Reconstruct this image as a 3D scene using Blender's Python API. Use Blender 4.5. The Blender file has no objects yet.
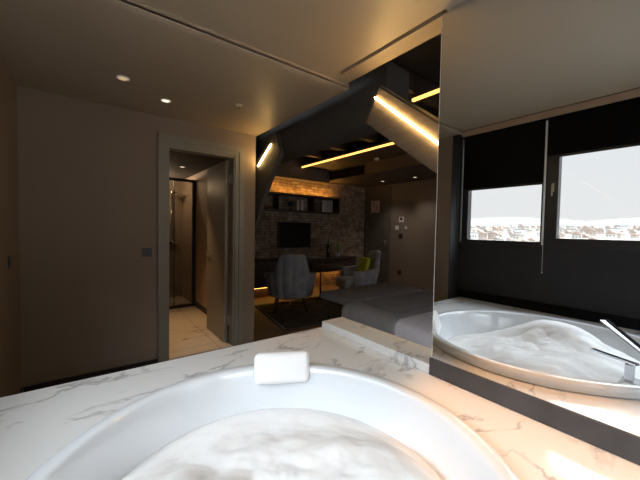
import bpy, bmesh, math, random
from mathutils import Vector, Matrix, noise

random.seed(7)
C = bpy.context.scene.collection
PI = math.pi

# ------------------------------------------------------------------ materials
def nodes(name):
    m = bpy.data.materials.new(name); m.use_nodes = True
    nt = m.node_tree
    return m, nt, nt.nodes['Principled BSDF']

def mat(name, col, rough=.6, metal=0., var=.12, scale=6., bump=0., bscale=60., spec=None, stretch=None):
    """plain procedural surface: slight noise variation in tone plus fine bump"""
    m, nt, b = nodes(name)
    tc = nt.nodes.new('ShaderNodeTexCoord')
    mp = nt.nodes.new('ShaderNodeMapping')
    if stretch: mp.inputs['Scale'].default_value = stretch
    nt.links.new(tc.outputs['Object'], mp.inputs['Vector'])
    n = nt.nodes.new('ShaderNodeTexNoise'); n.inputs['Scale'].default_value = scale
    n.inputs['Detail'].default_value = 4
    nt.links.new(mp.outputs[0], n.inputs['Vector'])
    r = nt.nodes.new('ShaderNodeMapRange')
    r.inputs['From Min'].default_value = .3; r.inputs['From Max'].default_value = .7
    r.inputs['To Min'].default_value = 1 - var; r.inputs['To Max'].default_value = 1 + var
    nt.links.new(n.outputs[0], r.inputs['Value'])
    mx = nt.nodes.new('ShaderNodeVectorMath'); mx.operation = 'SCALE'
    mx.inputs[0].default_value = col[:3]
    nt.links.new(r.outputs[0], mx.inputs['Scale'])
    nt.links.new(mx.outputs[0], b.inputs['Base Color'])
    b.inputs['Roughness'].default_value = rough
    b.inputs['Metallic'].default_value = metal
    if spec is not None: b.inputs['Specular IOR Level'].default_value = spec
    if bump:
        n2 = nt.nodes.new('ShaderNodeTexNoise'); n2.inputs['Scale'].default_value = bscale
        nt.links.new(mp.outputs[0], n2.inputs['Vector'])
        bp = nt.nodes.new('ShaderNodeBump'); bp.inputs['Strength'].default_value = bump
        bp.inputs['Distance'].default_value = .004
        nt.links.new(n2.outputs[0], bp.inputs['Height'])
        nt.links.new(bp.outputs[0], b.inputs['Normal'])
    return m

def marble(name, base, vein, rough=.1, scale=1.6, width=.035, tile=None):
    m, nt, b = nodes(name)
    N = nt.nodes.new; L = nt.links.new
    tc = N('ShaderNodeTexCoord')
    mp = N('ShaderNodeMapping'); mp.inputs['Rotation'].default_value = (0, 0, .6)
    mp.inputs['Scale'].default_value = (1, 2.2, 1)
    L(tc.outputs['Object'], mp.inputs[0])
    w = N('ShaderNodeTexNoise'); w.inputs['Scale'].default_value = 2.2; w.inputs['Detail'].default_value = 5
    L(mp.outputs[0], w.inputs['Vector'])
    add = N('ShaderNodeVectorMath'); add.operation = 'MULTIPLY_ADD'
    add.inputs[1].default_value = (.9, .9, .9)
    L(w.outputs['Color'], add.inputs[0]); L(mp.outputs[0], add.inputs[2])
    n = N('ShaderNodeTexNoise'); n.inputs['Scale'].default_value = scale; n.inputs['Detail'].default_value = 6
    L(add.outputs[0], n.inputs['Vector'])
    s = N('ShaderNodeMath'); s.operation = 'SUBTRACT'; s.inputs[1].default_value = .5
    L(n.outputs[0], s.inputs[0])
    a = N('ShaderNodeMath'); a.operation = 'ABSOLUTE'; L(s.outputs[0], a.inputs[0])
    r = N('ShaderNodeMapRange'); r.inputs['From Min'].default_value = 0; r.inputs['From Max'].default_value = width
    r.inputs['To Min'].default_value = 1; r.inputs['To Max'].default_value = 0
    L(a.outputs[0], r.inputs['Value'])
    # veins only in patches
    pn = N('ShaderNodeTexNoise'); pn.inputs['Scale'].default_value = 2.6
    L(mp.outputs[0], pn.inputs['Vector'])
    pr = N('ShaderNodeMapRange'); pr.inputs['From Min'].default_value = .42; pr.inputs['From Max'].default_value = .55
    L(pn.outputs[0], pr.inputs['Value'])
    mu = N('ShaderNodeMath'); mu.operation = 'MULTIPLY'; L(r.outputs[0], mu.inputs[0]); L(pr.outputs[0], mu.inputs[1])
    mix = N('ShaderNodeMix'); mix.data_type = 'RGBA'
    mix.inputs['A'].default_value = (*base, 1); mix.inputs['B'].default_value = (*vein, 1)
    L(mu.outputs[0], mix.inputs['Factor'])
    out = mix.outputs['Result']
    if tile:
        bt = N('ShaderNodeTexBrick'); bt.offset = 0
        bt.inputs['Scale'].default_value = 1; bt.inputs['Brick Width'].default_value = tile[0]
        bt.inputs['Row Height'].default_value = tile[1]; bt.inputs['Mortar Size'].default_value = .004
        bt.inputs['Color1'].default_value = bt.inputs['Color2'].default_value = (1, 1, 1, 1)
        bt.inputs['Mortar'].default_value = (.55, .55, .55, 1)
        L(tc.outputs['Object'], bt.inputs['Vector'])
        m2 = N('ShaderNodeMix'); m2.data_type = 'RGBA'; m2.blend_type = 'MULTIPLY'; m2.inputs['Factor'].default_value = 1
        L(out, m2.inputs['A']); L(bt.outputs['Color'], m2.inputs['B']); out = m2.outputs['Result']
    L(out, b.inputs['Base Color'])
    b.inputs['Roughness'].default_value = rough
    return m

def brick_mat(name):
    m, nt, b = nodes(name); N = nt.nodes.new; L = nt.links.new
    tc = N('ShaderNodeTexCoord'); sp = N('ShaderNodeSeparateXYZ'); cb = N('ShaderNodeCombineXYZ')
    L(tc.outputs['Object'], sp.inputs[0]); L(sp.outputs['X'], cb.inputs['X']); L(sp.outputs['Z'], cb.inputs['Y'])
    nz = N('ShaderNodeTexNoise'); nz.inputs['Scale'].default_value = 5
    L(tc.outputs['Object'], nz.inputs['Vector'])
    ad = N('ShaderNodeVectorMath'); ad.operation = 'MULTIPLY_ADD'; ad.inputs[1].default_value = (.03, .03, 0)
    L(nz.outputs['Color'], ad.inputs[0]); L(cb.outputs[0], ad.inputs[2])
    bt = N('ShaderNodeTexBrick'); bt.inputs['Scale'].default_value = 1
    bt.inputs['Brick Width'].default_value = .21; bt.inputs['Row Height'].default_value = .062
    bt.inputs['Mortar Size'].default_value = .007; bt.inputs['Bias'].default_value = -.1
    bt.inputs['Color1'].default_value = (.27, .18, .12, 1); bt.inputs['Color2'].default_value = (.42, .32, .23, 1)
    bt.inputs['Mortar'].default_value = (.17, .14, .11, 1)
    L(ad.outputs[0], bt.inputs['Vector'])
    n2 = N('ShaderNodeTexNoise'); n2.inputs['Scale'].default_value = 9; n2.inputs['Detail'].default_value = 5
    L(tc.outputs['Object'], n2.inputs['Vector'])
    r = N('ShaderNodeMapRange'); r.inputs['From Min'].default_value = .3; r.inputs['From Max'].default_value = .7
    r.inputs['To Min'].default_value = .5; r.inputs['To Max'].default_value = 1.35
    L(n2.outputs[0], r.inputs['Value'])
    sc = N('ShaderNodeVectorMath'); sc.operation = 'SCALE'; L(bt.outputs['Color'], sc.inputs[0]); L(r.outputs[0], sc.inputs['Scale'])
    L(sc.outputs[0], b.inputs['Base Color']); b.inputs['Roughness'].default_value = .85
    bp = N('ShaderNodeBump'); bp.inputs['Strength'].default_value = .8; bp.inputs['Distance'].default_value = .012; bp.invert = True
    L(bt.outputs['Fac'], bp.inputs['Height']); L(bp.outputs[0], b.inputs['Normal'])
    return m

def emis(name, col, s):
    m, nt, b = nodes(name)
    b.inputs['Base Color'].default_value = (*col, 1)
    b.inputs['Emission Color'].default_value = (*col, 1); b.inputs['Emission Strength'].default_value = s
    return m

def glass_pane(name, tint=(1, 1, 1), refl=1.0):
    m = bpy.data.materials.new(name); m.use_nodes = True; nt = m.node_tree; nt.nodes.clear()
    N = nt.nodes.new; L = nt.links.new
    o = N('ShaderNodeOutputMaterial'); t = N('ShaderNodeBsdfTransparent'); g = N('ShaderNodeBsdfGlossy')
    t.inputs[0].default_value = (*tint, 1); g.inputs['Roughness'].default_value = .0
    f = N('ShaderNodeFresnel'); f.inputs[0].default_value = 1.45
    x = N('ShaderNodeMixShader')
    mu = N('ShaderNodeMath'); mu.operation = 'MULTIPLY'; mu.inputs[1].default_value = refl
    L(f.outputs[0], mu.inputs[0]); L(mu.outputs[0], x.inputs[0])
    L(t.outputs[0], x.inputs[1]); L(g.outputs[0], x.inputs[2]); L(x.outputs[0], o.inputs[0])
    return m

M = {}
M['wall'] = mat('taupe_wall_paint', (.22, .172, .132), .75, var=.05, scale=1.5, bump=.05, bscale=120)
M['ceiling'] = mat('beige_ceiling_paint', (.34, .27, .19), .48, var=.05, scale=1.2, spec=.9)
M['door_grey'] = mat('warm_grey_lacquer', (.215, .20, .165), .42, var=.04, scale=3)
M['dark_wall'] = mat('charcoal_paint', (.055, .05, .046), .7, var=.12, scale=2)
M['black'] = mat('matte_black_frame', (.016, .016, .018), .38, var=.1)
M['blind'] = mat('black_blind_fabric', (.006, .006, .007), .9, var=.1, scale=40, spec=.08)
M['sill_wall'] = mat('black_grey_wall_paint', (.030, .030, .032), .7, var=.1, spec=.2)
M['box_tan'] = mat('brown_pelmet_laminate', (.36, .26, .18), .5, var=.1)
M['strip'] = mat('dark_slate_strip', (.045, .046, .05), .45, var=.25, scale=8, bump=.05)
M['marble'] = marble('white_marble', (.74, .74, .73), (.42, .41, .41), width=.028)
M['marble_floor'] = marble('shower_room_marble_tile', (.74, .68, .58), (.40, .34, .27), .25, 1.4, .03, (.6, .6))
M['floor'] = mat('brown_wood_floor', (.16, .10, .06), .45, var=.35, scale=3, stretch=(1, 12, 1))
M['acrylic'] = mat('white_tub_acrylic', (.70, .73, .76), .05, var=.01, spec=.7)
M['foam'] = mat('bath_foam', (.90, .91, .93), .95, var=.02, scale=8, bump=.15, bscale=60, spec=.1)
_b = M['foam'].node_tree.nodes['Principled BSDF']; _b.inputs['Subsurface Weight'].default_value = .9; _b.inputs['Subsurface Radius'].default_value = (1, 1, 1); _b.inputs['Subsurface Scale'].default_value = .03
M['pillow'] = mat('white_headrest_foam', (.86, .86, .86), .45, var=.02, bump=.05)
M['chrome'] = mat('polished_chrome', (.80, .81, .83), .08, 1, var=.03)
M['dull_chrome'] = mat('dull_chrome', (.36, .36, .38), .35, 1, var=.05)
M['alu'] = mat('satin_aluminium', (.62, .60, .57), .3, 1, var=.05)
M['brick'] = brick_mat('old_brick')
M['concrete'] = mat('board_marked_steel_brace', (.13, .11, .092), .4, var=.2, scale=5, stretch=(1, 1, 6))
M['led'] = emis('warm_led_strip', (1.0, .62, .22), 90)
M['led2'] = emis('warm_cove_led', (1.0, .50, .12), 2.4)
M['led_or'] = emis('amber_led', (1.0, .46, .08), 38)
M['led_low'] = emis('dim_amber_led', (1.0, .46, .08), 11)
M['wood_dark'] = mat('dark_stained_wood', (.05, .032, .022), .5, var=.35, scale=4, stretch=(8, 1, 1))
M['velvet'] = mat('grey_velvet', (.36, .355, .375), .8, var=.2, scale=7, bump=.1)
M['throw'] = mat('grey_satin_throw', (.34, .33, .335), .5, var=.12, scale=4)
M['bedcover'] = mat('slate_bedspread', (.28, .275, .285), .75, var=.12, scale=4)
M['sheet'] = mat('pale_lilac_sheet', (.80, .76, .82), .7, var=.04)
M['rug'] = mat('dark_shag_rug', (.05, .048, .045), .95, var=.5, scale=9, bump=.4)
M['rug_line'] = mat('light_rug_piping', (.45, .4, .34), .9)
M['screen'] = mat('tv_screen_glass', (.006, .006, .007), .12, var=.02)
M['yellow'] = mat('lime_yellow_fabric', (.62, .72, .05), .8, var=.1)
M['paper'] = mat('pinkish_notice_paper', (.62, .50, .48), .8, var=.05)
M['print'] = mat('notice_print_ink', (.42, .25, .25), .8)
M['white_pl'] = mat('white_plastic', (.75, .73, .7), .4, var=.03)
M['black_pl'] = mat('black_plastic', (.02, .02, .02), .35, var=.05)
M['plant'] = mat('green_plant_leaves', (.30, .40, .10), .6, var=.3)
M['bottle'] = mat('dark_bottle_glass', (.012, .014, .012), .12)
M['wax'] = mat('cream_candle_wax', (.85, .82, .74), .5)
M['clockface'] = mat('pale_clock_face', (.45, .42, .38), .6)
M['shower_tile'] = mat('beige_shower_tile', (.40, .33, .26), .35, var=.12, scale=3)
M['wc_wall'] = mat('tan_shower_room_wall', (.42, .32, .24), .6, var=.05)
M['pane'] = glass_pane('clear_window_glass', refl=.2)
M['shower_pane'] = glass_pane('smoked_shower_glass', (.62, .60, .56))
M['lamp_on'] = emis('downlight_diffuser', (1.0, .82, .6), 1.8)
M['lamp_dim'] = emis('dim_downlight_diffuser', (1.0, .7, .42), .55)
m, nt, b = nodes('silver_mirror')
b.inputs['Base Color'].default_value = (.74, .76, .77, 1); b.inputs['Metallic'].default_value = 1; b.inputs['Roughness'].default_value = .0
M['mirror'] = m

# ------------------------------------------------------------------ builders
class MB:
    def __init__(s): s.bm = bmesh.new(); s.mats = []; s.cur = 0
    def use(s, m):
        if m not in s.mats: s.mats.append(m)
        s.cur = s.mats.index(m); return s
    def _fin(s, faces, smooth=False):
        for f in faces: f.material_index = s.cur; f.smooth = smooth
    def box(s, a, b, bev=0, seg=2, mtx=None):
        a = Vector(a); b = Vector(b); c = (a + b) / 2; d = b - a
        r = bmesh.ops.create_cube(s.bm, size=1, matrix=Matrix.Translation(c) @ Matrix.Diagonal((abs(d.x), abs(d.y), abs(d.z), 1)))
        vs = r['verts']
        if bev:
            es = list({e for v in vs for e in v.link_edges})
            g = bmesh.ops.bevel(s.bm, geom=es, offset=bev, segments=seg, profile=.5, affect='EDGES')
            vs = g['verts']
        fs = list({f for v in vs for f in v.link_faces})
        s._fin(fs, bool(bev) and seg > 2)
        if mtx: bmesh.ops.transform(s.bm, matrix=mtx, verts=list({v for f in fs for v in f.verts}))
        return s
    def cyl(s, p0, p1, r0, r1=None, n=24, smooth=True):
        r1 = r0 if r1 is None else r1
        p0 = Vector(p0); p1 = Vector(p1); d = p1 - p0
        q = d.to_track_quat('Z', 'Y').to_matrix().to_4x4()
        r = bmesh.ops.create_cone(s.bm, cap_ends=True, segments=n, radius1=r0, radius2=r1, depth=d.length, matrix=Matrix.Translation((p0 + p1) / 2) @ q)
        fs = list({f for v in r['verts'] for f in v.link_faces})
        s._fin(fs, smooth)
        for f in fs:
            if len(f.verts) > 4: f.smooth = False
        return s
    def tube(s, pts, r, n=10):
        for a, b in zip(pts, pts[1:]): s.cyl(a, b, r, n=n)
        for p in pts[1:-1]: s.ball(p, r, n)
        return s
    def ball(s, c, r, n=16, sc=(1, 1, 1)):
        g = bmesh.ops.create_uvsphere(s.bm, u_segments=n, v_segments=max(6, n // 2), radius=r, matrix=Matrix.Translation(c) @ Matrix.Diagonal((*sc, 1)))
        s._fin({f for v in g['verts'] for f in v.link_faces}, True); return s
    def prism(s, pts, vec):
        vec = Vector(vec)
        a = [s.bm.verts.new(p) for p in pts]; b = [s.bm.verts.new(Vector(p) + vec) for p in pts]
        fs = [s.bm.faces.new(a), s.bm.faces.new(list(reversed(b)))]
        n = len(pts)
        for i in range(n): fs.append(s.bm.faces.new((a[i], b[i], b[(i + 1) % n], a[(i + 1) % n])))
        s._fin(fs); return s
    def grid(s, rows, smooth=True, close=False):
        V = [[s.bm.verts.new(p) for p in r] for r in rows]; fs = []
        for i in range(len(V) - 1):
            n = len(V[i])
            for j in range(n if close else n - 1):
                fs.append(s.bm.faces.new((V[i][j], V[i][(j + 1) % n], V[i + 1][(j + 1) % n], V[i + 1][j])))
        s._fin(fs, smooth); return V
    def lathe(s, prof, c, n=28):
        c = Vector(c)
        s.grid([[c + Vector((r * math.cos(t * 2 * PI / n), r * math.sin(t * 2 * PI / n), z)) for t in range(n)] for r, z in prof], close=True)
        return s
    def build(s, name, m=None, parent=None):
        if m is not None and not s.mats: s.mats = [m]
        bmesh.ops.recalc_face_normals(s.bm, faces=s.bm.faces)
        me = bpy.data.meshes.new(name); s.bm.to_mesh(me); s.bm.free()
        for k in s.mats: me.materials.append(k)
        o = bpy.data.objects.new(name, me); C.objects.link(o)
        if parent: o.parent = parent; o.matrix_parent_inverse = Matrix.Translation(-parent.location) if parent.rotation_euler.z == 0 and parent.parent is None and parent.type == 'EMPTY' else Matrix()
        return o

def tag(o, label, cat, group=None, kind=None):
    o['label'] = label
    if cat: o['category'] = cat
    if group: o['group'] = group
    if kind: o['kind'] = kind
    return o
def thing(name, label, cat, loc, group=None, kind=None):
    o = bpy.data.objects.new(name, None); C.objects.link(o); o.location = loc; o.empty_display_size = .05
    return tag(o, label, cat, group, kind)
def struct(name, mb, m, label, cat): return tag(mb.build(name, m), label, cat, kind='structure')
def Bx(a, b, **k): return MB().box(a, b, **k)

XL, XM, YD, ZD, YE = -.414, 1.446, 3.391, .596, 1.885
ZC, ZC2 = 2.423, 2.450
BR, RW, SOF = 5.92, 5.95, 2.47      # brick wall, entry wall, soffit

# ------------------------------------------------------------------ bathroom shell
struct('floor', MB().box((-.9, -1.9, -.08), (6.3, 6.3, 0)), M['floor'], 'dark brown wooden floor of the suite', 'floor')
mb = MB().use(M['ceiling'])
mb.box((-.414, 1.80, ZC), (1.61, YD + .12, ZC + .12))
mb.box((-.414, -1.9, ZC2), (1.43, 1.80, ZC2 + .12)); mb.box((-.9, -1.9, 2.53), (-.414, 1.94, 2.60))
mb.box((1.462, -1.9, ZC2), (1.585, 1.80, ZC2 + .12))
mb.box((1.43, 1.72, ZC2), (1.462, 1.80, ZC2 + .12)); mb.box((1.43, -1.9, ZC2), (1.462, .90, ZC2 + .12))
mb.box((1.42, .88, ZC2 + .05), (1.47, 1.74, ZC2 + .12))
struct('ceiling', mb, M['ceiling'], 'beige plaster ceiling over the bath with a shallow step and slot', 'ceiling')
struct('slot_shade', MB().box((1.425, .88, 2.488), (1.468, 1.74, 2.499)), M['black'], 'black strip in the ceiling slot above the curb, its shade put in as colour', 'trim')  # shade inside the ceiling slot, painted as a flat black strip
struct('trim_1', MB().box((-.414, 1.800, ZC - .006), (1.61, 1.845, ZC + .01)), mat('dull_beige_moulding_paint', (.40, .33, .25), .7), 'narrow step moulding crossing the beige ceiling', 'trim')
# door wall, with opening .665-1.335 / 2.13
mb = MB()
mb.box((-.56, YD, 0), (.645, YD + .12, ZC + .02)); mb.box((1.355, YD, 0), (1.60, YD + .12, ZC + .02)); mb.box((.645, YD, 2.15), (1.355, YD + .12, ZC + .02))
struct('wall_far', mb, M['wall'], 'taupe wall around the grey door frame', 'wall')
struct('baseboard_far', MB().box((XL, YD - .014, 0), (.572, YD, .04)), M['black'], 'thin dark skirting at the foot of the taupe wall', 'baseboard')
struct('wall_left', MB().box((XL - .30, 1.935, 0), (XL, YD, ZC + .02)), M['wall'], 'taupe wall at the left edge beside the window recess', 'wall')
struct('wall_reveal', MB().box((-.612, 1.929, 0), (XL, 1.9345, 2.50)), M['sill_wall'], 'dark side face of the deep window recess', 'wall')
struct('baseboard_left', MB().box((XL, 1.95, 0), (XL + .014, YD, .04)), M['black'], 'thin dark skirting at the foot of the left wall', 'baseboard')
mb = MB(); mb.box((-.77, -1.9, 0), (-.61, 1.929, 1.22)); mb.box((-.77, -1.9, 2.40), (-.61, 1.929, 2.56)); mb.box((-.77, -1.9, 1.22), (-.61, -1.05, 2.40))
struct('wall_window', mb, M['sill_wall'], 'charcoal wall below the two windows seen in the mirror', 'wall')
mb = MB(); mb.box((-.77, -2.0, 0), (1.43, -1.85, .9)); mb.box((-.77, -2.0, 2.3), (1.43, -1.85, 2.55)); mb.box((-.77, -2., .9), (-.3, -1.85, 2.3)); mb.box((1.2, -2., .9), (1.43, -1.85, 2.3))
struct('wall_back', mb, M['wall'], 'taupe wall behind the camera, with an opening added for daylight', 'wall')
# skirting round the deck on window side
struct('baseboard_window', MB().box((-.61, -1.85, ZD), (-.588, 1.929, ZD + .085)), M['blind'], 'black upstand along the deck below the windows', 'baseboard')
# mirror wall core
struct('wall_mirror', MB().box((1.462, -1.85, ZD + .001), (1.585, .915, ZC2 + .01)), M['dark_wall'], 'dark partition wall that carries the big mirror', 'wall')
# mirror
t = thing('wall_mirror_panel', 'huge frameless mirror above the bath, reflecting windows and foam', 'mirror', (XM, .92, .69))
MB().box((XM, -1.80, .690), (XM + .010, .922, 2.447)).build('mirror_glass', M['mirror'], t)
MB().box((XM + .0005, .9222, .690), (XM + .0095, .9262, 2.447)).build('edge_glint', M['white_pl'], t)  # bright glass edge of the mirror, its reflected light put in as white
o = Bx((XM - .006, -1.80, ZD + .001), (XM + .014, .935, .688), bev=.002)
tag(o.build('mirror_base_strip', M['strip']), 'dark slate strip running along the deck below the mirror', 'strip')

# ------------------------------------------------------------------ tub outline
CX, CY, ZR = .452, .735, .652
def Rt(t):
    dt = (t + math.radians(52) + PI) % (2 * PI) - PI
    return .742 - .028 * math.cos(2 * t) + .012 * math.sin(2 * t) - .062 * math.exp(-(dt / .62) ** 2)
def tubpt(t, off, z): r = Rt(t) + off; return Vector((CX + r * math.cos(t), CY + r * math.sin(t), z))
NT = 128
# deck (slab with the tub hole) + riser panels
x0, x1, y0, y1 = -.592, 1.66, -1.84, YE
def rectpt(t):
    dx, dy = math.cos(t), math.sin(t); k = []
    if dx > 1e-9: k.append((x1 - CX) / dx)
    if dx < -1e-9: k.append((x0 - CX) / dx)
    if dy > 1e-9: k.append((y1 - CY) / dy)
    if dy < -1e-9: k.append((y0 - CY) / dy)
    m_ = min(k); return Vector((CX + dx * m_, CY + dy * m_, 0))
angs = sorted([i * 2 * PI / NT for i in range(NT)] + [math.atan2(b - CY, a - CX) % (2 * PI) for a in (x0, x1) for b in (y0, y1)])
mb = MB()
outr = [rectpt(t) for t in angs]; inn = [tubpt(t, -.03, 0) for t in angs]
def lift(L_, z): return [Vector((p.x, p.y, z)) for p in L_]
mb.grid([lift(inn, ZD - .03), lift(inn, ZD), lift(outr, ZD), lift(outr, ZD - .03)], smooth=False, close=True)
deck = thing('bath_deck', 'white marble deck with grey veins surrounding the round bathtub', 'bath deck', (.5, .2, 0))
mb.build('deck_top', M['marble'], deck)
mb = MB(); mb.box((x0, y1 - .04, 0), (x1, y1 - .015, ZD - .03)); mb.box((x1 - .03, y0, 0), (x1 - .01, y1 - .04, ZD - .03))
mb.build('riser_panel', M['marble'], deck)
# marble curb in the opening
tag(Bx((1.447, .935, ZD + .001), (1.655, 1.872, .648), bev=.003).build('marble_curb', M['marble']), 'low white marble curb block between the bath deck and bedroom', 'curb')

# bathtub
tub = thing('bathtub', 'large round white bathtub set in the marble deck', 'bathtub', (CX, CY, .2))
mb = MB()
prof = [(-.012, ZD + .002), (-.004, ZD + .006), (0, ZD + .02), (0, ZR - .016), (-.004, ZR - .006), (-.012, ZR), (-.05, ZR), (-.057, ZR - .003), (-.063, ZR - .012),
        (-.075, .60), (-.095, .54), (-.13, .44), (-.17, .34), (-.22, .27), (-.30, .235), (-.45, .225)]
rows = [[tubpt(i * 2 * PI / NT, o_, z) for i in range(NT)] for o_, z in prof]
V = mb.grid(rows, close=True); f = mb.bm.faces.new(V[-1]); f.smooth = True
mb.build('tub_shell', M['acrylic'], tub)
MB().cyl((.42, .72, .226), (.42, .72, .232), .035).build('drain', M['chrome'], tub)

# foam
mb = MB()
def foamz(x, y):
    z = .462
    for (mx, my, s, hgt) in ((.06, .86, .21, .17), (.20, .62, .18, .12), (.52, 1.00, .22, .05), (.86, .62, .20, .06), (.40, .30, .25, .10), (.62, .62, .25, .07)):
        z += hgt * math.exp(-((x - mx) ** 2 + (y - my) ** 2) / (2 * s * s) * 1.15)
    z += .022 * noise.noise(Vector((x * 4.2, y * 4.2, 0))) + .022 * abs(noise.noise(Vector((x * 6.5, y * 6.5, 5)))) + .008 * abs(noise.noise(Vector((x * 15, y * 15, 2)))) + .003 * abs(noise.noise(Vector((x * 34, y * 34, 7))))
    return z
rows = []
for k in range(61):
    fr = k / 60; row = []
    for i in range(NT):
        t = i * 2 * PI / NT; rr = max(.002, (Rt(t) - .118) * fr)
        x = CX + rr * math.cos(t); y = CY + rr * math.sin(t)
        e = max(0, (fr - .82) / .18); z = foamz(x, y) * (1 - e * e) + .47 * e * e
        row.append(Vector((x, y, z)))
    rows.append(row)
mb.grid(rows, close=True)
V = [[Vector((p.x, p.y, .44)) for p in rows[-1]]]
mb.grid([rows[-1], V[0]], close=True)
tag(mb.build('bath_foam', M['foam']), 'mounds of white bubble bath foam filling the tub', 'foam', kind='stuff')

# headrest
mb = MB().box((-.138, -.03, -.074), (.138, .03, .074), bev=.028, seg=5)
hr = mb.build('bath_headrest', M['pillow']); hr.location = (.785, 1.335, .655); hr.rotation_euler = (math.radians(-18), 0, math.radians(-27))
tag(hr, 'white rounded headrest pillow on the far rim of the tub', 'headrest')

# faucet (near rim, seen in the mirror)
fc = thing('bath_faucet', 'chrome deck faucet with flat arm spout seen in the mirror', 'faucet', (.675, .29, .60))
MB().box((.575, .15, .50), (.75, .33, .60), bev=.02, seg=4).build('mounting_block', M['acrylic'], fc)
MB().box((.655, .27, .6005), (.693, .308, .693), bev=.004).build('column', M['chrome'], fc)
a_ = Vector((.685, .262, .693)); b_ = Vector((.60, .455, .693)); d_ = (b_ - a_); n_ = Vector((-d_.y, d_.x, 0)).normalized() * .015
MB().prism([a_ - n_, b_ - n_, b_ + n_, a_ + n_], (0, 0, .010)).build('spout', M['chrome'], fc)
MB().cyl((.70, .21, .6005), (.70, .21, .66), .022).cyl((.70, .21, .66), (.70, .21, .672), .017).build('valve', M['chrome'], fc)
MB().box((.63, .20, .673), (.71, .218, .681), bev=.003).build('lever', M['chrome'], fc)
hs = thing('hand_shower', 'slim grey hand shower tilted above the tub, seen in the mirror', 'hand shower', (.600, .185, .60))
MB().cyl((.600, .185, .6005), (.600, .185, .71), .016).build('holder', M['chrome'], hs)
a_ = Vector((.605, .215, .71)); b_ = Vector((.33, .46, .808))
d_ = (b_ - a_); n_ = Vector((-d_.y, d_.x, 0)).normalized() * .013
MB().prism([a_ - n_, b_ - n_ * 1.6, b_ + n_ * 1.6, a_ + n_], (0, 0, .012)).build('spray_bar', M['dull_chrome'], hs)
MB().prism([a_ + n_ * .2, b_ + n_ * .7, b_ + n_ * 1.9, a_ + n_ * 1.4], (0, 0, .005)).build('bar_cover', M['blind'], hs).location = (0, 0, .013)

# ------------------------------------------------------------------ windows and blinds
def window(name, ya, yb, label, handle):
    w = thing(name, label, 'window', (-.64, (ya + yb) / 2, 1.23), kind='structure')
    za, zb = 1.22, 2.40; fw = .085 if handle is not None else .045
    mb = MB()
    for (a, b, c, d) in ((ya, yb, za, za + fw), (ya, yb, zb - fw, zb), (ya, ya + fw, za + fw, zb - fw), (yb - fw * (1 if handle else 2), yb, za + fw, zb - fw)):
        mb.box((-.69, a, c), (-.615, b, d))
    mb.build('window_frame', M['black'], w)
    MB().box((-.658, ya + fw, za + fw), (-.652, yb - fw, zb - fw)).build('pane', M['pane'], w)
    if handle is not None:
        h = MB().box((-.615, handle - .010, 1.74), (-.608, handle + .010, 1.82), bev=.002).box((-.608, handle - .006, 1.79), (-.588, handle + .006, 1.802)).box((-.591, handle - .006, 1.70), (-.584, handle + .006, 1.802), bev=.002)
        h.build('handle', M['alu'], w)
window('window_1', 1.075, 1.928, 'left black-framed window in the mirror, over the distant city', None)
window('window_2', -1.05, 1.075, 'right wide black-framed window in the mirror with a handle', 1.03)
def blind(ya, yb, zb_, label):
    b_ = thing('roller_blind', label, 'roller blind', (-.565, (ya + yb) / 2, zb_))
    MB().box((-.566, ya, zb_), (-.564, yb, 2.45)).build('blind_fabric', M['blind'], b_)
    MB().box((-.571, ya, zb_ - .018), (-.559, yb, zb_ + .004), bev=.003).build('bottom_bar', M['black'], b_)
    MB().cyl((-.572, ya, 2.455), (-.572, yb, 2.455), .022).build('roller_tube', M['black'], b_)
    return b_
blind(1.095, 1.868, 1.83, 'black roller blind half lowered over the left window in the mirror')
blind(-1.03, 1.070, 2.065, 'black roller blind over the wide right window in the mirror')
for y, lab in ((1.888, 'thin grey blind guide rail at the corner of the window recess'), (1.083, 'thin white blind guide rail between the two windows')):
    tag(MB().box((-.571, y - .006, 1.24), (-.557, y + .006, 2.40)).build('blind_guide_rail', M['alu'] if y > 1.5 else M['white_pl']), lab, 'guide rail')
tag(MB().cyl((-.586, 1.083, .98), (-.586, 1.083, 1.25), .0015, n=6).ball((-.586, 1.083, .975), .006, 8).build('blind_chain', M['white_pl']), 'thin pale pull chain hanging below the blind guide between windows', 'pull chain')
tag(MB().box((-.437, -1.05, 2.388), (-.425, 1.835, 2.447)).build('blind_pelmet', M['box_tan']), 'long brown pelmet above the blinds, seen in the mirror', 'pelmet')
# added, unseen window behind the camera that lets daylight onto the tub
w = thing('window_added_rear', 'added unseen black-framed window behind the camera, for daylight', 'window', (.45, -1.9, .9), kind='structure')
mb = MB()
for (a, b, c, d) in ((-.3, 1.2, .9, .96), (-.3, 1.2, 2.24, 2.3), (-.3, -.24, .96, 2.24), (1.14, 1.2, .96, 2.24)): mb.box((a, -1.96, c), (b, -1.90, d))
mb.build('window_frame', M['black'], w); MB().box((-.24, -1.934, .96), (1.14, -1.928, 2.24)).build('pane', M['pane'], w)

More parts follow.
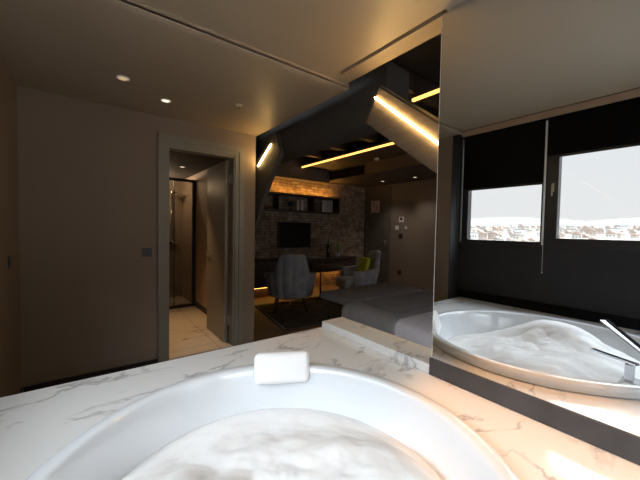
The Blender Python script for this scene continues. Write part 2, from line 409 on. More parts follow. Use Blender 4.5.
# ------------------------------------------------------------------ ceiling fittings
def downlight(x, y, z, on, label, r=.042, light=None):
    d = thing('downlight', label, 'downlight', (x, y, z), 'recessed ceiling spots')
    MB().lathe([(r * .72, -.001), (r * .78, -.006), (r, -.006), (r * 1.02, 0)], (x, y, z)).build('ring', M['white_pl'] if on else M['alu'], d)
    MB().cyl((x, y, z - .003), (x, y, z - .0005), r * .72).build('diffuser', M[on], d)
downlight(.229, 2.71, ZC, 'lamp_dim', 'amber-tinted round downlight, leftmost in the beige ceiling')
downlight(.559, 2.949, ZC, 'lamp_on', 'small whitish round downlight, middle one above the door')
s = thing('ceiling_sprinkler', 'tiny chrome sprinkler in the beige ceiling above the doorway', 'sprinkler', (1.083, 2.64, ZC))
MB().lathe([(.0, -.004), (.028, -.004), (.030, 0)], (1.083, 2.64, ZC)).build('rose', M['white_pl'], s)
MB().cyl((1.083, 2.64, ZC - .03), (1.083, 2.64, ZC - .004), .006).cyl((1.083, 2.64, ZC - .033), (1.083, 2.64, ZC - .03), .014).build('head', M['chrome'], s)

# ------------------------------------------------------------------ doorway to shower room
d = thing('door_1', 'open warm grey door with wide frame leading to the shower room', 'door', (1.0, YD, 0), kind='structure')
mb = MB()
for (dx, y_, t_) in ((0, .022, .055), (.055, .012, .045)):
    xa, xb, zt = .572 + dx, 1.452 - dx, 2.255 - dx
    mb.box((xa, YD - y_, 0), (xa + t_, YD, zt)); mb.box((xb - t_, YD - y_, 0), (xb, YD, zt)); mb.box((xa + t_, YD - y_, zt - t_), (xb - t_, YD, zt))
mb.build('casing', M['door_grey'], d)
mb = MB(); mb.box((.645, YD, 0), (.668, YD + .12, 2.15)); mb.box((1.335, YD, 0), (1.355, YD + .12, 2.15)); mb.box((.668, YD, 2.13), (1.335, YD + .12, 2.15))
mb.build('jamb', M['door_grey'], d)
lf = MB().box((1.285, YD + .125, .01), (1.325, YD + .775, 2.11), bev=.002).build('door_leaf', M['door_grey'], d)
h = MB()
for sx in (1.285,):
    h.cyl((sx, YD + .705, 1.03), (sx - .035, YD + .705, 1.03), .010).cyl((sx - .035, YD + .705, 1.03), (sx - .035, YD + .60, 1.03), .009).cyl((sx - .001, YD + .705, 1.03), (sx - .006, YD + .705, 1.03), .024).cyl((sx - .001, YD + .705, .95), (sx - .006, YD + .705, .95), .018)
h.build('door_handle', M['chrome'], lf)
for z in (.22, 1.85):
    MB().box((1.329, YD + .055, z), (1.3348, YD + .118, z + .11)).cyl((1.329, YD + .121, z), (1.329, YD + .121, z + .11), .007).build('hinge', M['alu'], d)
# shower room shell
struct('wall_shower_right', MB().box((1.50, YD + .12, 0), (1.60, 6.5, 2.5)), M['wc_wall'], 'tan wall on the right inside the shower room', 'wall')
struct('wall_shower_left', MB().box((.28, YD + .12, 0), (.38, 6.5, 2.5)), M['wc_wall'], 'tan wall on the left inside the shower room', 'wall')
struct('wall_shower_far', MB().box((.38, 6.4, 0), (1.50, 6.5, 2.5)), M['shower_tile'], 'beige tiled end wall of the shower', 'wall')
struct('ceiling_shower', MB().box((.28, YD + .12, 2.24), (1.60, 6.5, 2.36)), M['dark_wall'], 'dark ceiling of the shower room', 'ceiling')
struct('floor_shower', MB().box((.38, YD, .001), (1.50, 6.4, .006)), M['marble_floor'], 'tan marble tile floor of the shower room', 'floor')
struct('baseboard_shower', MB().box((1.486, YD + .12, .006), (1.50, 5.46, .09)), M['dark_wall'], 'dark skirting along the shower room wall', 'baseboard')
d = thing('door_2', 'black-framed glass shower door at the end of the shower room', 'door', (.95, 5.5, 0), kind='structure')
mb = MB(); mb.box((.38, 5.48, .006), (.42, 5.52, 2.14)); mb.box((1.45, 5.48, .006), (1.50, 5.52, 2.14)); mb.box((.42, 5.48, 2.10), (1.45, 5.52, 2.14)); mb.box((.42, 5.48, .006), (1.45, 5.52, .05)); mb.box((1.16, 5.49, .05), (1.172, 5.51, 2.1))
mb.build('frame', M['black'], d); MB().box((.42, 5.497, .05), (1.16, 5.503, 2.10)).box((1.172, 5.497, .05), (1.45, 5.503, 2.10)).build('pane', M['shower_pane'], d)
mb = MB().cyl((1.30, 6.37, .9), (1.30, 6.37, 1.95), .011).cyl((1.30, 6.37, 1.95), (1.30, 6.15, 1.99), .010)
s = thing('shower_rail', 'chrome shower rail behind the smoked glass door', 'shower', (1.3, 6.37, .9)); mb.build('riser_pipe', M['chrome'], s)
MB().cyl((1.30, 6.15, 1.96), (1.30, 6.15, 1.98), .09).build('shower_head', M['chrome'], s)
MB().box((1.2, 6.34, 1.02), (1.40, 6.39, 1.07), bev=.01).build('mixer', M['chrome'], s)
downlight(1.16, 4.95, 2.24, 'lamp_on', 'small round downlight in the dark shower room ceiling')

# switches
def plate(name, label, cat, c, ax, sz=.085, m='black_pl', part='rocker'):
    t_ = thing(name, label, cat, c)
    e = Vector((sz / 2, sz / 2, sz / 2)); e[ax[0]] = .004
    cc = Vector(c); cc[ax[0]] += ax[1] * .0045
    MB().box(cc - e, cc + e, bev=.002).build('plate', M[m], t_)
    e2 = Vector((sz * .3, sz * .3, sz * .3)); e2[ax[0]] = .003; c2 = cc.copy(); c2[ax[0]] += ax[1] * .005
    MB().box(c2 - e2, c2 + e2, bev=.001).build(part, M[m], t_)
plate('light_switch', 'square black light switch on the taupe wall left of the doorway', 'light switch', (.475, YD, 1.10), (1, -1))
plate('light_switch', 'black switch on the wall at the left edge of the photo', 'light switch', (XL, 2.97, 1.09), (0, 1))

# ------------------------------------------------------------------ bedroom shell
struct('wall_bedroom_far', MB().box((1.60, BR, 0), (RW + .1, BR + .1, 3.1)), M['brick'], 'brown brick wall behind the television and shelf', 'wall')
mb = MB(); mb.box((RW, -1.9, 0), (RW + .1, BR, 3.1))
struct('wall_bedroom_right', mb, M['wall'], 'taupe wall beside the entry door', 'wall')
struct('wall_bedroom_left', MB().box((1.601, YD + .12, 0), (1.618, BR, 3.1)), M['dark_wall'], 'dark wall between shower room and bedroom', 'wall')
struct('baseboard_bedroom', MB().box((RW - .015, -1.8, 0), (RW, 5.0, .08)), M['dark_wall'], 'dark skirting below the taupe bedroom wall', 'baseboard')
mb = MB(); mb.box((1.60, -2.0, 0), (RW + .1, -1.9, .5)); mb.box((1.6, -2.0, 2.4), (RW + .1, -1.9, 3.1)); mb.box((1.6, -2, .5), (1.75, -1.9, 2.4)); mb.box((5.7, -2, .5), (RW + .1, -1.9, 2.4))
struct('wall_bedroom_back', mb, M['dark_wall'], 'dark bedroom wall with a window opening, out of view', 'wall')
w = thing('window_4', 'wide bedroom window behind the mirror wall', 'window', (3.6, -1.95, .5), kind='structure')
mb = MB()
for (a, b, c, e) in ((1.75, 5.7, .5, .56), (1.75, 5.7, 2.34, 2.4), (1.75, 1.81, .56, 2.34), (5.64, 5.7, .56, 2.34), (3.6, 3.66, .56, 2.34)): mb.box((a, -1.98, c), (b, -1.92, e))
mb.build('window_frame', M['black'], w); MB().box((1.81, -1.954, .56), (3.6, -1.948, 2.34)).box((3.66, -1.954, .56), (5.64, -1.948, 2.34)).build('pane', M['pane'], w)
mb = MB(); mb.box((1.585, -1.9, 2.95), (RW + .1, BR + .1, 3.1)); mb.box((1.585, -1.9, 2.57), (1.66, BR, 2.95))
struct('ceiling_bedroom', mb, M['dark_wall'], 'dark raised bedroom ceiling', 'ceiling')
mb = MB().box((4.50, -1.9, SOF), (RW, BR, SOF + .1)).box((4.50, -1.9, SOF + .1), (4.56, BR, 2.95)).box((3.75, -1.9, 2.69), (4.50, 5.62, 2.75)).box((1.64, 5.62, 2.41), (4.50, BR, 2.47)).box((1.64, 5.62, 2.47), (4.50, 5.66, 2.95))
struct('ceiling_soffit', mb, mat('dark_brown_soffit_paint', (.10, .08, .066), .6), 'dark brown dropped ceiling over the entry', 'ceiling')

bm_ = thing('ceiling_beam', 'long charcoal beam at the edge of the beige ceiling', 'beam', (1.8, 2.0, 2.18))
MB().box((1.725, 1.53, 2.17), (1.98, 5.8, 2.56)).build('beam_body', M['dark_wall'], bm_)
# diagonal braces with LED lines
def brace(name, pts, led, label, m_, thk=.10):
    t_ = thing(name, label, 'brace', (1.78, pts[0][0], pts[0][1]))
    MB().prism([(1.622, y, z) for y, z in pts], (thk, 0, 0)).build('brace_body', m_, t_)
    (ya, za), (yb, zb) = led
    MB().cyl((1.614, ya, za), (1.614, yb, zb), 0.0055, n=10).build('led_strip', M['led'], t_)
    return t_
b1 = brace('diagonal_brace', [(1.62, 2.12), (1.50, 2.33), (-.15, 1.025), (-.15, .78)], ((1.53, 2.27), (.30, 1.235)), 'right slanted steel brace with bright LED line beside the mirror', M['concrete'])
MB().prism([(1.62, 1.49, 2.342), (1.62, 1.47, 2.322), (1.62, -.15, 1.027), (1.62, -.15, 1.049)], (.10, 0, 0)).build('edge_profile', M['alu'], b1)
b2 = brace('diagonal_brace', [(2.86, 2.14), (2.95, 2.36), (3.384, 2.16), (4.95, .0), (4.27, .0), (3.384, 1.46), (3.24, 1.70), (3.08, 1.89)], ((3.05, 2.26), (3.36, 2.07)), 'left slanted dark brace with short LED line beside the doorway', M['dark_wall'], .05)
# joists across raised ceiling
for i in range(9):
    y = -.9 + i * .72
    j = tag(Bx((1.98, y, 2.74), (3.70, y + .09, 2.93)).build('ceiling_joist', M['wood_dark']), 'dark timber joist crossing the raised bedroom ceiling', 'joist', 'joists in the raised ceiling')
# cove LEDs
def cove(x, ya, yb, z, label):
    t_ = thing('cove_light', label, 'cove light', (x, (ya + yb) / 2, z))
    MB().box((x - .05, ya, z), (x + .03, yb, z + .012)).build('channel', M['wood_dark'], t_)
    MB().box((x - .045, ya, z - .028), (x - .018, yb, z - .001)).build('diffuser', M['led2'], t_)
cove(3.72, 2.4, 5.55, 2.672, 'long warm LED cove line crossing the dark bedroom ceiling')
cove(2.74, .4, 2.04, 2.71, 'short warm LED cove line high beside the mirror edge')
# vents
def vent(x, y, z, lx, ly, label):
    t_ = thing('ceiling_vent', label, 'vent', (x, y, z), 'vents in the raised ceiling')
    mb = MB()
    for (a, b, c, e) in ((x, x + lx, y, y + .03), (x, x + lx, y + ly - .03, y + ly), (x, x + .03, y + .03, y + ly - .03), (x + lx - .03, x + lx, y + .03, y + ly - .03)): mb.box((a, c, z), (b, e, z + .02))
    mb.build('frame', M['alu'], t_)
    MB().box((x + .03, y + .03, z + .014), (x + lx - .03, y + ly - .03, z + .02)).build('grille', M['wood_dark'], t_)
vent(2.34, 1.92, 2.69, .20, .12, 'pale framed ceiling vent near the top of the right brace')
# AC grille in the soffit fascia
t = thing('air_grille', 'long black air grille in the dark soffit above the brick wall', 'air grille', (4.49, 5.1, 2.50))
MB().box((4.478, 4.52, SOF + .005), (4.499, 5.60, 2.66)).build('frame', M['blind'], t)
mb = MB()
for k in range(6): mb.box((4.470, 4.56, 2.49 + k * .026), (4.478, 5.58, 2.498 + k * .026))
mb.build('louvres', M['blind'], t)
downlight(5.42, 4.84, SOF, 'lamp_on', 'left small downlight in the dark soffit before the entry door', .045)
downlight(5.50, 4.03, SOF, 'lamp_on', 'right small downlight in the dark soffit above the taupe wall', .045)
tag(MB().lathe([(.0, -.035), (.03, -.035), (.045, -.02), (.05, 0)], (4.35, 4.05, 2.69)).build('smoke_detector', M['white_pl']), 'small white smoke detector under the dark bedroom ceiling', 'smoke detector')

# entry door
d = thing('door_3', 'dark grey panelled entry door with a pinkish notice', 'door', (RW, 5.45, 0), kind='structure')
mb = MB(); mb.box((RW - .03, 5.02, 0), (RW, 5.10, 2.43)); mb.box((RW - .03, 5.80, 0), (RW, 5.88, 2.43)); mb.box((RW - .03, 5.10, 2.35), (RW, 5.80, 2.43))
dm = mat('dark_grey_door_lacquer', (.13, .115, .095), .5, var=.05)
mb.build('door_frame', dm, d)
lf = MB().box((RW - .02, 5.10, .01), (RW - .001, 5.80, 2.35)).build('door_leaf', dm, d)
for (za, zb) in ((.15, .85), (1.25, 2.2)):
    MB().box((RW - .028, 5.2, za), (RW - .0205, 5.70, zb), bev=.006).build('door_panel', dm, lf)
MB().box((RW - .034, 5.13, 1.0), (RW - .0205, 5.18, 1.2)).cyl((RW - .034, 5.155, 1.10), (RW - .075, 5.155, 1.10), .01).cyl((RW - .075, 5.155, 1.10), (RW - .075, 5.27, 1.10), .011).build('door_handle', M['chrome'], lf)
t = thing('notice', 'pinkish printed notice fixed to the entry door', 'notice', (RW - .03, 5.5, 1.85))
MB().box((RW - .0335, 5.37, 1.80), (RW - .0285, 5.66, 2.10)).build('sheet', M['paper'], t)
MB().box((RW - .0345, 5.45, 1.86), (RW - .0337, 5.50, 1.98)).box((RW - .0345, 5.53, 1.95), (RW - .0337, 5.59, 2.04)).build('print', M['print'], t)
# wall controls
t = thing('thermostat', 'white thermostat with dark screen on the taupe wall', 'thermostat', (RW, 4.70, 1.58))
MB().box((RW - .02, 4.63, 1.55), (RW - .0005, 4.77, 1.68), bev=.004).build('housing', M['white_pl'], t); MB().box((RW - .022, 4.665, 1.60), (RW - .0205, 4.735, 1.66)).build('display', M['black_pl'], t)
plate('key_card_switch', 'small white key card switch below the thermostat', 'key card switch', (RW, 4.83, 1.42), (0, -1), .10, 'white_pl', 'card_slot')
plate('wall_intercom', 'slim white intercom unit right of the key card switch', 'intercom', (RW, 4.57, 1.42), (0, -1), .06, 'white_pl', 'handset')
plate('light_switch', 'black switch on the taupe wall below the white controls', 'light switch', (RW, 4.72, 1.22), (0, -1), .11)
plate('wall_socket', 'black wall socket low on the taupe bedroom wall', 'socket', (RW, 4.72, .36), (0, -1), .11, part='outlet')

# ------------------------------------------------------------------ brick wall furniture
sh = thing('wall_shelf', 'long dark wooden wall shelf lit amber from its top', 'shelf', (3.8, BR, 1.70))
Y0 = BR - .26
MB().box((2.30, Y0, 2.06), (4.86, BR - .002, 2.10)).build('top_board', M['wood_dark'], sh)
MB().box((2.30, Y0, 1.72), (4.86, BR - .002, 1.75)).build('bottom_board', M['wood_dark'], sh)
for x in (2.30, 4.83): MB().box((x, Y0, 1.75), (x + .03, BR - .002, 2.06)).build('side_panel', M['wood_dark'], sh)
for x in (3.2, 4.1): MB().box((x, Y0 + .02, 1.75), (x + .02, BR - .002, 2.06)).build('divider', M['wood_dark'], sh)
MB().box((2.34, BR - .15, 2.101), (4.80, BR - .12, 2.112)).build('uplight_strip', M['led_or'], sh)
def candle(x, label):
    t_ = thing('candle', label, 'candle', (x, BR - .15, 1.751), 'candles on the wall shelf')
    MB().cyl((x, BR - .15, 1.751), (x, BR - .15, 1.99), .028).build('wax', M['wax'], t_); MB().cyl((x, BR - .15, 1.99), (x, BR - .15, 2.005), .003, n=6).build('wick', M['black_pl'], t_)
candle(3.74, 'left cream candle of the pair on the wall shelf'); candle(3.85, 'right cream candle of the pair on the wall shelf')
tag(MB().lathe([(.02, 1.751), (.07, 1.77), (.12, 1.83), (.115, 1.83), (.06, 1.785), (.0, 1.775)], (2.98, BR - .14, 0)).build('bowl', mat('reddish_bowl_glaze', (.18, .07, .05), .3)), 'dark reddish bowl at the left end of the wall shelf', 'bowl')
t = thing('globe', 'small dark globe on a stand on the wall shelf', 'globe', (3.56, BR - .14, 1.751))
MB().cyl((3.56, BR - .14, 1.751), (3.56, BR - .14, 1.765), .05).cyl((3.56, BR - .14, 1.765), (3.56, BR - .14, 1.83), .008).build('stand', M['black_pl'], t); MB().ball((3.56, BR - .14, 1.89), .065).build('sphere', mat('dark_green_globe', (.03, .05, .045), .4), t)
t = thing('table_clock', 'square pale-faced clock standing on the right of the shelf', 'clock', (4.58, BR - .12, 1.751))
MB().box((4.43, BR - .14, 1.751), (4.73, BR - .10, 2.04), bev=.006).build('case', M['alu'], t)
MB().box((4.45, BR - .146, 1.77), (4.71, BR - .1405, 2.02)).build('face', M['clockface'], t)
MB().box((4.575, BR - .150, 1.895), (4.585, BR - .147, 1.985)).box((4.52, BR - .150, 1.875), (4.58, BR - .147, 1.89)).build('hand', M['black_pl'], t)
for k in range(5):
    x = 4.16 + k * .045
    tag(Bx((x, BR - .2, 1.751), (x + .036, BR - .05, 1.751 + .17 + .02 * (k % 3))).build('book', mat('book_cover_%d' % k, [(.12, .05, .04), (.05, .06, .08), (.14, .12, .09), (.04, .04, .04), (.10, .08, .05)][k], .6)), 'dim upright book beside the clock on the wall shelf', 'book', 'books beside the clock on the shelf')

tv = thing('television', 'black flat television mounted on the brick wall', 'television', (3.72, BR - .03, 1.0))
MB().box((3.31, BR - .07, .93), (4.16, BR - .03, 1.50), bev=.006).build('bezel', M['black_pl'], tv); MB().box((3.33, BR - .0715, .95), (4.14, BR - .0705, 1.48)).build('screen', M['screen'], tv)
MB().box((3.6, BR - .03, 1.1), (3.9, BR - .002, 1.35)).build('wall_bracket', M['black_pl'], tv)

cs = thing('console_desk', 'long dark wooden console along the brick wall with light below', 'console desk', (3.6, BR - .25, 0))
MB().box((2.30, BR - .52, .66), (5.20, BR - .003, .71), bev=.004).build('desktop', M['wood_dark'], cs)
MB().box((2.32, BR - .50, .20), (3.35, BR - .004, .659)).build('cabinet_body', M['wood_dark'], cs)
for x in (2.34, 2.85): dd = MB().box((x, BR - .52, .22), (x + .49, BR - .501, .64)).build('cabinet_door', M['wood_dark'], cs); MB().box((x + .42, BR - .535, .40), (x + .43, BR - .521, .50)).build('knob', M['alu'], dd)
MB().box((3.36, BR - .50, .40), (5.18, BR - .004, .659)).build('drawer_body', M['wood_dark'], cs)
dd = MB().box((3.38, BR - .52, .42), (4.26, BR - .501, .64)).build('drawer', M['wood_dark'], cs); MB().ball((3.82, BR - .53, .53), .014, 10).build('knob', M['chrome'], dd)
dd = MB().box((4.28, BR - .52, .42), (5.16, BR - .501, .64)).build('drawer', M['wood_dark'], cs); MB().ball((4.72, BR - .53, .53), .014, 10).build('knob', M['chrome'], dd)
MB().box((5.14, BR - .5, 0), (5.18, BR - .01, .40)).build('end_panel', M['wood_dark'], cs)
MB().box((2.36, BR - .40, 0), (3.33, BR - .01, .20)).build('plinth', M['wood_dark'], cs)
MB().box((3.40, BR - .12, .385), (5.1, BR - .09, .399)).box((2.4, BR - .46, .188), (3.3, BR - .44, .199)).build('led_strip', M['led_low'], cs)

bt = thing('wine_bottle', 'tall dark bottle standing on the console before the bricks', 'bottle', (4.50, BR - .28, .711))
MB().lathe([(0, .0), (.04, 0), (.042, .02), (.042, .24), (.018, .31), (.015, .38), (.017, .40), (0, .40)], (4.50, BR - .28, .711)).build('glass_body', M['bottle'], bt)
pl = thing('potted_plant', 'small leafy green plant in a pot on the console', 'plant', (4.80, BR - .28, .711))
MB().lathe([(0, 0), (.05, 0), (.065, .09), (.055, .09), (0, .085)], (4.80, BR - .28, .711)).build('pot', M['clockface'], pl)
mb = MB()
for k in range(26):
    a = random.uniform(0, 2 * PI); r_ = random.uniform(.02, .10); z = random.uniform(.22, .40); w_ = .012
    bse = Vector((4.80, BR - .28, .79)); tip = bse + Vector((r_ * math.cos(a), r_ * math.sin(a), z - .06)); mid = (bse + tip) / 2 + Vector((math.cos(a), math.sin(a), 0)) * .02
    sd = Vector((-math.sin(a), math.cos(a), 0)) * w_
    mb.grid([[bse - sd * .3, bse + sd * .3], [mid - sd, mid + sd], [tip - sd * .2, tip + sd * .2]])
mb.build('leaves', M['plant'], pl)
tr = thing('serving_tray', 'pale metal tray on the console left of the bottle', 'tray', (4.12, BR - .30, .711))
MB().box((3.95, BR - .42, .711), (4.32, BR - .18, .718), bev=.003).box((3.95, BR - .42, .718), (4.32, BR - .41, .735)).box((3.95, BR - .19, .718), (4.32, BR - .18, .735)).build('tray_plate', M['alu'], tr)

# round table
rt = thing('round_table', 'small dark round table with slim metal pedestal between the chairs', 'table', (3.72, 4.88, 0))
MB().lathe([(0, .62), (.40, .62), (.41, .63), (.40, .645), (0, .645)], (3.72, 4.88, 0), 40).build('tabletop', M['wood_dark'], rt)
MB().cyl((3.72, 4.88, .02), (3.72, 4.88, .62), .018).build('pedestal', M['black'], rt)
MB().lathe([(0, .012), (.22, .012), (.21, .025), (0, .035)], (3.72, 4.88, 0)).build('base', M['black'], rt)

# rug
t = thing('area_rug', 'dark patterned rug under the grey armchairs', 'rug', (3.6, 4.3, 0))
rp = [(2.34, 4.95), (2.10, 3.55), (5.1, 3.2), (5.3, 4.95)]
MB().prism([(x, y, .001) for x, y in rp], (0, 0, .006)).build('rug_body', M['rug'], t)
a_, b_ = Vector((*rp[0], .0072)), Vector((*rp[1], .0072)); n_ = Vector((.012, 0, 0))
MB().prism([a_ + n_ * 2, a_ + n_ * 3, b_ + n_ * 3, b_ + n_ * 2], (0, 0, .002)).build('piping', M['rug_line'], t)

# ------------------------------------------------------------------ armchair: channel-tufted tub chair
def shell_pt(a, v, th):
    """a: angle round the back (-1..1), v: 0 bottom..1 top, th outward offset"""
    ang = a * math.radians(118)
    aa = abs(a)
    k_ = min(1, max(0, (aa - .27) / .14)); k_ = k_ * k_ * (3 - 2 * k_)
    top = .95 * (1 - k_) + (.64 - .07 * max(0, aa - .41)) * k_ - .02 * (aa / .27) ** 2 * (1 - k_)
    z = .26 + (top - .26) * v
    taper = 1 - max(0, z - .60) * .42
    flare = .02 + .05 * min(1, (z - .26) / .34)
    ribs = .014 * abs(math.sin(a * 118 / 180 * PI * 8)) if th > 0 else 0
    rx = (.30 + flare) * taper + th + ribs; ry = .30 + flare + .10 * max(0, z - .45) + th + ribs
    return Vector((math.sin(ang) * rx, -math.cos(ang) * ry, z))
def armchair(label, loc, rz):
    t_ = thing('armchair', label, 'armchair', (0, 0, 0), 'grey velvet armchairs')
    mb = MB(); n = 120; k = 14
    rows = []
    prof = [(v / k, .035) for v in range(k + 1)] + [(1.02, .02), (1.02, -.02)] + [(1 - v / k, -.035) for v in range(k + 1)]
    for j in range(n + 1):
        a = -1 + 2 * j / n
        rows.append([shell_pt(a, v, th) for v, th in prof])
    V = mb.grid(rows)
    for e in (V[0], V[-1]): f_ = mb.bm.faces.new(e); f_.material_index = 0
    mb.build('backrest', M['velvet'], t_)
    MB().box((-.27, -.26, .26), (.27, .34, .44), bev=.05, seg=4).build('seat', M['velvet'], t_)
    MB().lathe([(0, .235), (.30, .235), (.315, .25), (.30, .262), (0, .262)], (0, 0, 0), 36).build('seat_frame', M['black'], t_)
    for sx in (-1, 1):
        for sy in (-1, 1):
            MB().cyl((sx * .20, sy * .20, .24), (sx * .26, sy * .27, .0105), .016, .010, n=10).build('leg', M['black'], t_)
    MB().box((-.23, -.012, .10), (.23, .012, .12)).box((-.012, -.23, .10), (.012, .23, .12)).build('stretcher', M['black'], t_)
    t_.location = loc; t_.rotation_euler = (0, 0, rz)
    return t_
armchair('grey velvet tub armchair seen from behind, in front of the television', (2.74, 4.42, 0), math.radians(-28))
armchair('grey velvet tub armchair in profile, with a lime yellow cushion', (4.12, 4.28, 0), math.radians(68))
cu = MB().box((-.17, -.045, -.17), (.17, .045, .17), bev=.042, seg=4).build('cushion', M['yellow']); cu.location = (4.27, 4.24, .66); cu.rotation_euler = (math.radians(14), 0, math.radians(68))
tag(cu, 'lime yellow cushion leaning in the right armchair', 'cushion')

# ------------------------------------------------------------------ bed and bench
bd = thing('bed', 'low double bed with grey throw and pale sheet behind the curb', 'bed', (2.95, 1.4, 0))
MB().box((2.22, .30, .06), (3.72, 2.42, .30), bev=.01).build('bed_base', M['dark_wall'], bd)
MB().box((2.20, .30, .30), (3.74, 2.44, .54), bev=.05, seg=4).build('mattress', M['sheet'], bd)
def drape(ya, yb, z, xo, zb, m, name):
    mb = MB(); rows = []
    n = 40
    for j in range(n + 1):
        y = ya + (yb - ya) * j / n
        wv = .006 * math.sin(y * 22) + .004 * math.sin(y * 51 + 1)
        row = []
        for (x, zz, k) in ((2.19 - xo, zb, 2.2), (2.185 - xo, zb + .12, 1.5), (2.185 - xo, z - .06, .8), (2.20 - xo, z - .02, .3), (2.24, z, 0), (2.6, z + .004, 0), (2.97, z + .006, 0), (3.4, z + .004, 0), (3.70, z, 0), (3.745 + xo, z - .03, .3), (3.75 + xo, z - .1, .8), (3.75 + xo, zb, 2)):
            row.append(Vector((x - wv * k, y, zz + .003 * math.sin(y * 9 + x * 5))))
        rows.append(row)
    mb.grid(rows)
    o_ = mb.build(name, m, bd)
    s_ = o_.modifiers.new('thick', 'SOLIDIFY'); s_.thickness = .012; s_.offset = 1
    return o_
drape(1.76, 2.46, .552, .012, .12, M['throw'], 'throw')
MB().box((2.26, 2.40, .10), (3.70, 2.462, .545), bev=.012).build('throw_foot_fold', M['throw'], bd)
drape(1.15, 1.76, .545, .004, .16, M['sheet'], 'bedspread_pale_edge')['label'] = 'pale lilac sheet turned back over the bed'
tag(Bx((2.36, 1.85, .575), (3.68, 2.38, .581), bev=.002).build('bed_runner', M['bedcover']), 'slate runner lying across the foot of the bed', 'runner')
MB().box((2.15, .18, 0), (3.8, .30, 1.1), bev=.02).build('headboard', M['velvet'], bd)
bn = thing('foot_bench', 'low grey upholstered bench at the foot of the bed', 'bench', (3.1, 2.95, 0))
MB().box((2.50, 2.62, .43), (3.85, 3.28, .53), bev=.02, seg=3).build('seat', M['bedcover'], bn)
for x in (2.58, 3.76):
    for y in (2.70, 3.20): MB().cyl((x, y, .0), (x, y, .43), .013, n=10).build('leg', M['black'], bn)

# ------------------------------------------------------------------ outside: city on a hillside, hills
def hgt(d, y):   # d distance outwards, z relative
    return -22 + 52 * min(1, max(0, (d - 420) / 1500)) ** .8 + 5 * noise.noise(Vector((d * .003, y * .003, 0)))
mb = MB(); rows = []
for i in range(41):
    dd_ = 200 + i * 45
    rows.append([Vector((-dd_, -300 + j * 50, hgt(dd_, -300 + j * 50))) for j in range(41)])
mb.grid(rows)
struct('ground', mb, mat('dry_hillside_ground', (.16, .145, .12), 1, var=.3, scale=.02), 'pale dry hillside carrying the distant city', 'hillside')
def hill(name, dist, base, amp, fr, col, label, sd):
    mb = MB(); rows = []
    for i in range(13):
        u = i / 12; row = []
        for j in range(121):
            y = -1500 + j * 40; pk = base + amp * noise.fractal(Vector((y * fr, sd, 0)), 1, 2, 4)
            row.append(Vector((-dist - u * 600, y, -10 + (pk + 10) * math.sin(u * PI / 2))))
        rows.append(row)
    mb.grid(rows); struct(name, mb, mat(name + '_haze_tint', col, 1, var=.1, scale=.01), label, 'hills')  # distance haze is put into the grey-blue hill colour
hill('hills', 2300, 92, 26, .0022, (.10, .105, .11), 'pale grey hills on the horizon beyond the city', 3.1)
hill('hills', 3300, 150, 40, .0014, (.11, .12, .135), 'bluish far ridge behind the pale hills', 8.4)
M['house_window'] = mat('distant_window_panes', (.10, .09, .085), .5)
hc = [(.34, .32, .29), (.26, .21, .18), (.38, .37, .36), (.24, .19, .16), (.31, .28, .24)]
protos = []
for k, c_ in enumerate(hc):
    w_, d__, h_ = [(8, 7, 4.2), (7, 9, 5), (9, 7, 7), (7, 6, 4), (11, 8, 5)][k]
    mb = MB().use(mat('house_wall_%d' % k, c_, .9, scale=.2)); mb.box((-w_ / 2, -d__ / 2, -6), (w_ / 2, d__ / 2, h_))
    mb.use(mat('tile_roof_%d' % k, [(.22, .15, .12), (.21, .15, .12), (.22, .21, .2), (.22, .16, .13), (.2, .19, .18)][k], .9, scale=.2))
    if k in (2, 4): mb.box((-w_ / 2 - .4, -d__ / 2 - .4, h_), (w_ / 2 + .4, d__ / 2 + .4, h_ + .8))
    else: mb.prism([(-w_ / 2 - .5, -d__ / 2 - .5, h_), (-w_ / 2 - .5, d__ / 2 + .5, h_), (-w_ / 2 - .5, 0, h_ + 2.6)], (w_ + 1, 0, 0))
    mb.use(M['house_window'])
    for q in range(3):
        yy = -d__ / 2 + d__ * (q + .5) / 3
        mb.box((w_ / 2 - .1, yy - .7, h_ * .45), (w_ / 2 + .05, yy + .7, h_ * .7))
    protos.append(mb)
placed = []; cnt = 0; pm = [None] * 5
lab_ = ['small cream house with red roof in the distant city', 'small brown house with red roof in the distant city', 'white flat-roofed block in the distant city', 'small tan house with tiled roof in the distant city', 'wide beige flat-roofed block in the distant city']
tries = 0
while cnt < 280 and tries < 4000:
    tries += 1
    dd_ = 430 + 1450 * random.random() ** 1.1
    rt_ = random.uniform(.10, .62); y = dd_ * rt_; k = random.randrange(5)
    rad = 5.6 * 1.2 * (1 + dd_ / 2500) * 1.25
    if any((dd_ - a) ** 2 + (y - b) ** 2 < (rad + c_) ** 2 for a, b, c_ in placed): continue
    placed.append((dd_, y, rad))
    if pm[k] is None:
        o = protos[k].build('distant_house', None); pm[k] = o
    else:
        o = pm[k].copy(); C.objects.link(o)
    o.location = (-dd_, y, hgt(dd_, y)); o.rotation_euler = (0, 0, random.uniform(-.4, .4)); s_ = random.uniform(.8, 1.5) * (1 + dd_ / 2500); o.scale = (s_, s_, s_ * random.uniform(.8, 1.2))
    tag(o, lab_[k], 'house', 'distant city houses, ' + ['cream', 'brown', 'white block', 'tan', 'beige block'][k])
    cnt += 1
for k in range(5):
    if pm[k] is None: protos[k].bm.free()

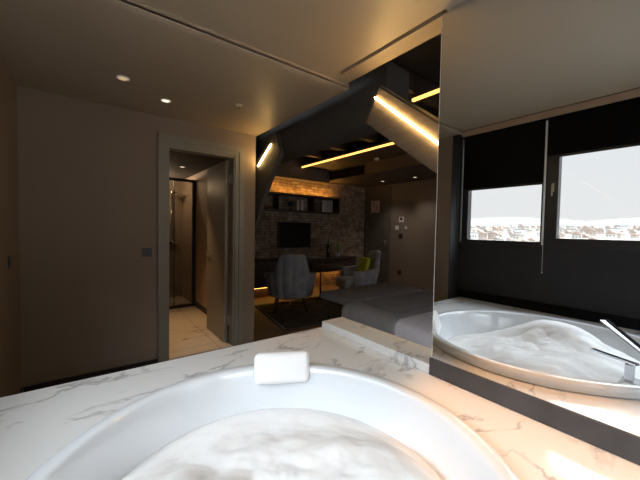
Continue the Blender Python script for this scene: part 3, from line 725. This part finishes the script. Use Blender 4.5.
# ------------------------------------------------------------------ lights
def light(kind, name, loc, power, col, **k):
    l = bpy.data.lights.new(name, kind); l.energy = power; l.color = col
    for a, v in k.items(): setattr(l, a, v)
    o_ = bpy.data.objects.new(name, l); C.objects.link(o_); o_.location = loc
    return o_
def aim(o_, tgt): o_.rotation_euler = (Vector(tgt) - o_.location).to_track_quat('-Z', 'Y').to_euler()
o = light('SPOT', 'deck_spot', (1.30, .36, 2.43), 125, (1, .46, .14), spot_size=math.radians(36), spot_blend=.7, shadow_soft_size=.03); aim(o, (1.38, .45, .6))
o = light('SPOT', 'shower_room_lamp', (.85, 4.3, 2.2), 62, (1, .58, .25), spot_size=math.radians(70), spot_blend=.9, shadow_soft_size=.04); aim(o, (.95, 4.3, 0))
light('POINT', 'shower_lamp', (.95, 5.95, 2.12), 16, (1, .75, .5), shadow_soft_size=.06)
for x, y, z, e in ((5.42, 4.84, SOF - .02, 22), (5.50, 4.03, SOF - .02, 22)):
    o = light('SPOT', 'downlight_beam', (x, y, z), e, (1, .88, .74), spot_size=math.radians(100), spot_blend=1, shadow_soft_size=.03); aim(o, (x, y, 0))

# ------------------------------------------------------------------ sky
w = bpy.data.worlds.new('overcast_sky'); bpy.context.scene.world = w; w.use_nodes = True; nt = w.node_tree
N = nt.nodes.new; L = nt.links.new
bg = nt.nodes['Background']; tc = N('ShaderNodeTexCoord'); sp = N('ShaderNodeSeparateXYZ'); L(tc.outputs['Generated'], sp.inputs[0])
rmp = N('ShaderNodeMapRange'); rmp.interpolation_type = 'SMOOTHSTEP'
rmp.inputs['From Min'].default_value = .23; rmp.inputs['From Max'].default_value = .55
rmp.inputs['To Min'].default_value = 1.12; rmp.inputs['To Max'].default_value = 13.5
L(sp.outputs['Z'], rmp.inputs['Value'])
cr = N('ShaderNodeValToRGB'); cr.color_ramp.elements[0].position = .0; cr.color_ramp.elements[0].color = (1, .985, .97, 1)
cr.color_ramp.elements[1].position = .5; cr.color_ramp.elements[1].color = (.86, .94, 1, 1)
L(sp.outputs['Z'], cr.inputs[0]); L(cr.outputs[0], bg.inputs['Color']); L(rmp.outputs[0], bg.inputs['Strength'])

# ------------------------------------------------------------------ camera
h, pt, r, f = .64729464, .03426317, .01777371, 311.443775
Fv = Vector((math.sin(h) * math.cos(pt), math.cos(h) * math.cos(pt), -math.sin(pt)))
R0 = Vector((math.cos(h), -math.sin(h), 0)); U0 = R0.cross(Fv)
Rv = R0 * math.cos(r) + U0 * math.sin(r); Uv = -R0 * math.sin(r) + U0 * math.cos(r)
cd = bpy.data.cameras.new('camera'); cd.sensor_width = 36; cd.lens = f / 640 * 36; cd.clip_end = 8000; cd.clip_start = .02
cam = bpy.data.objects.new('camera', cd); C.objects.link(cam)
mw = Matrix(((Rv.x, Uv.x, -Fv.x, 0), (Rv.y, Uv.y, -Fv.y, 0), (Rv.z, Uv.z, -Fv.z, 1.35), (0, 0, 0, 1)))
cam.matrix_world = mw
sc = bpy.context.scene; sc.camera = cam
sc.view_settings.view_transform = 'Standard'; sc.view_settings.look = 'None'; sc.view_settings.gamma = 1; sc.view_settings.exposure = 0
sc.view_settings.use_curve_mapping = False
cy = sc.cycles
cy.max_bounces = 10; cy.diffuse_bounces = 5; cy.glossy_bounces = 6; cy.transmission_bounces = 6; cy.transparent_max_bounces = 12
cy.sample_clamp_indirect = 6; cy.use_denoising = True
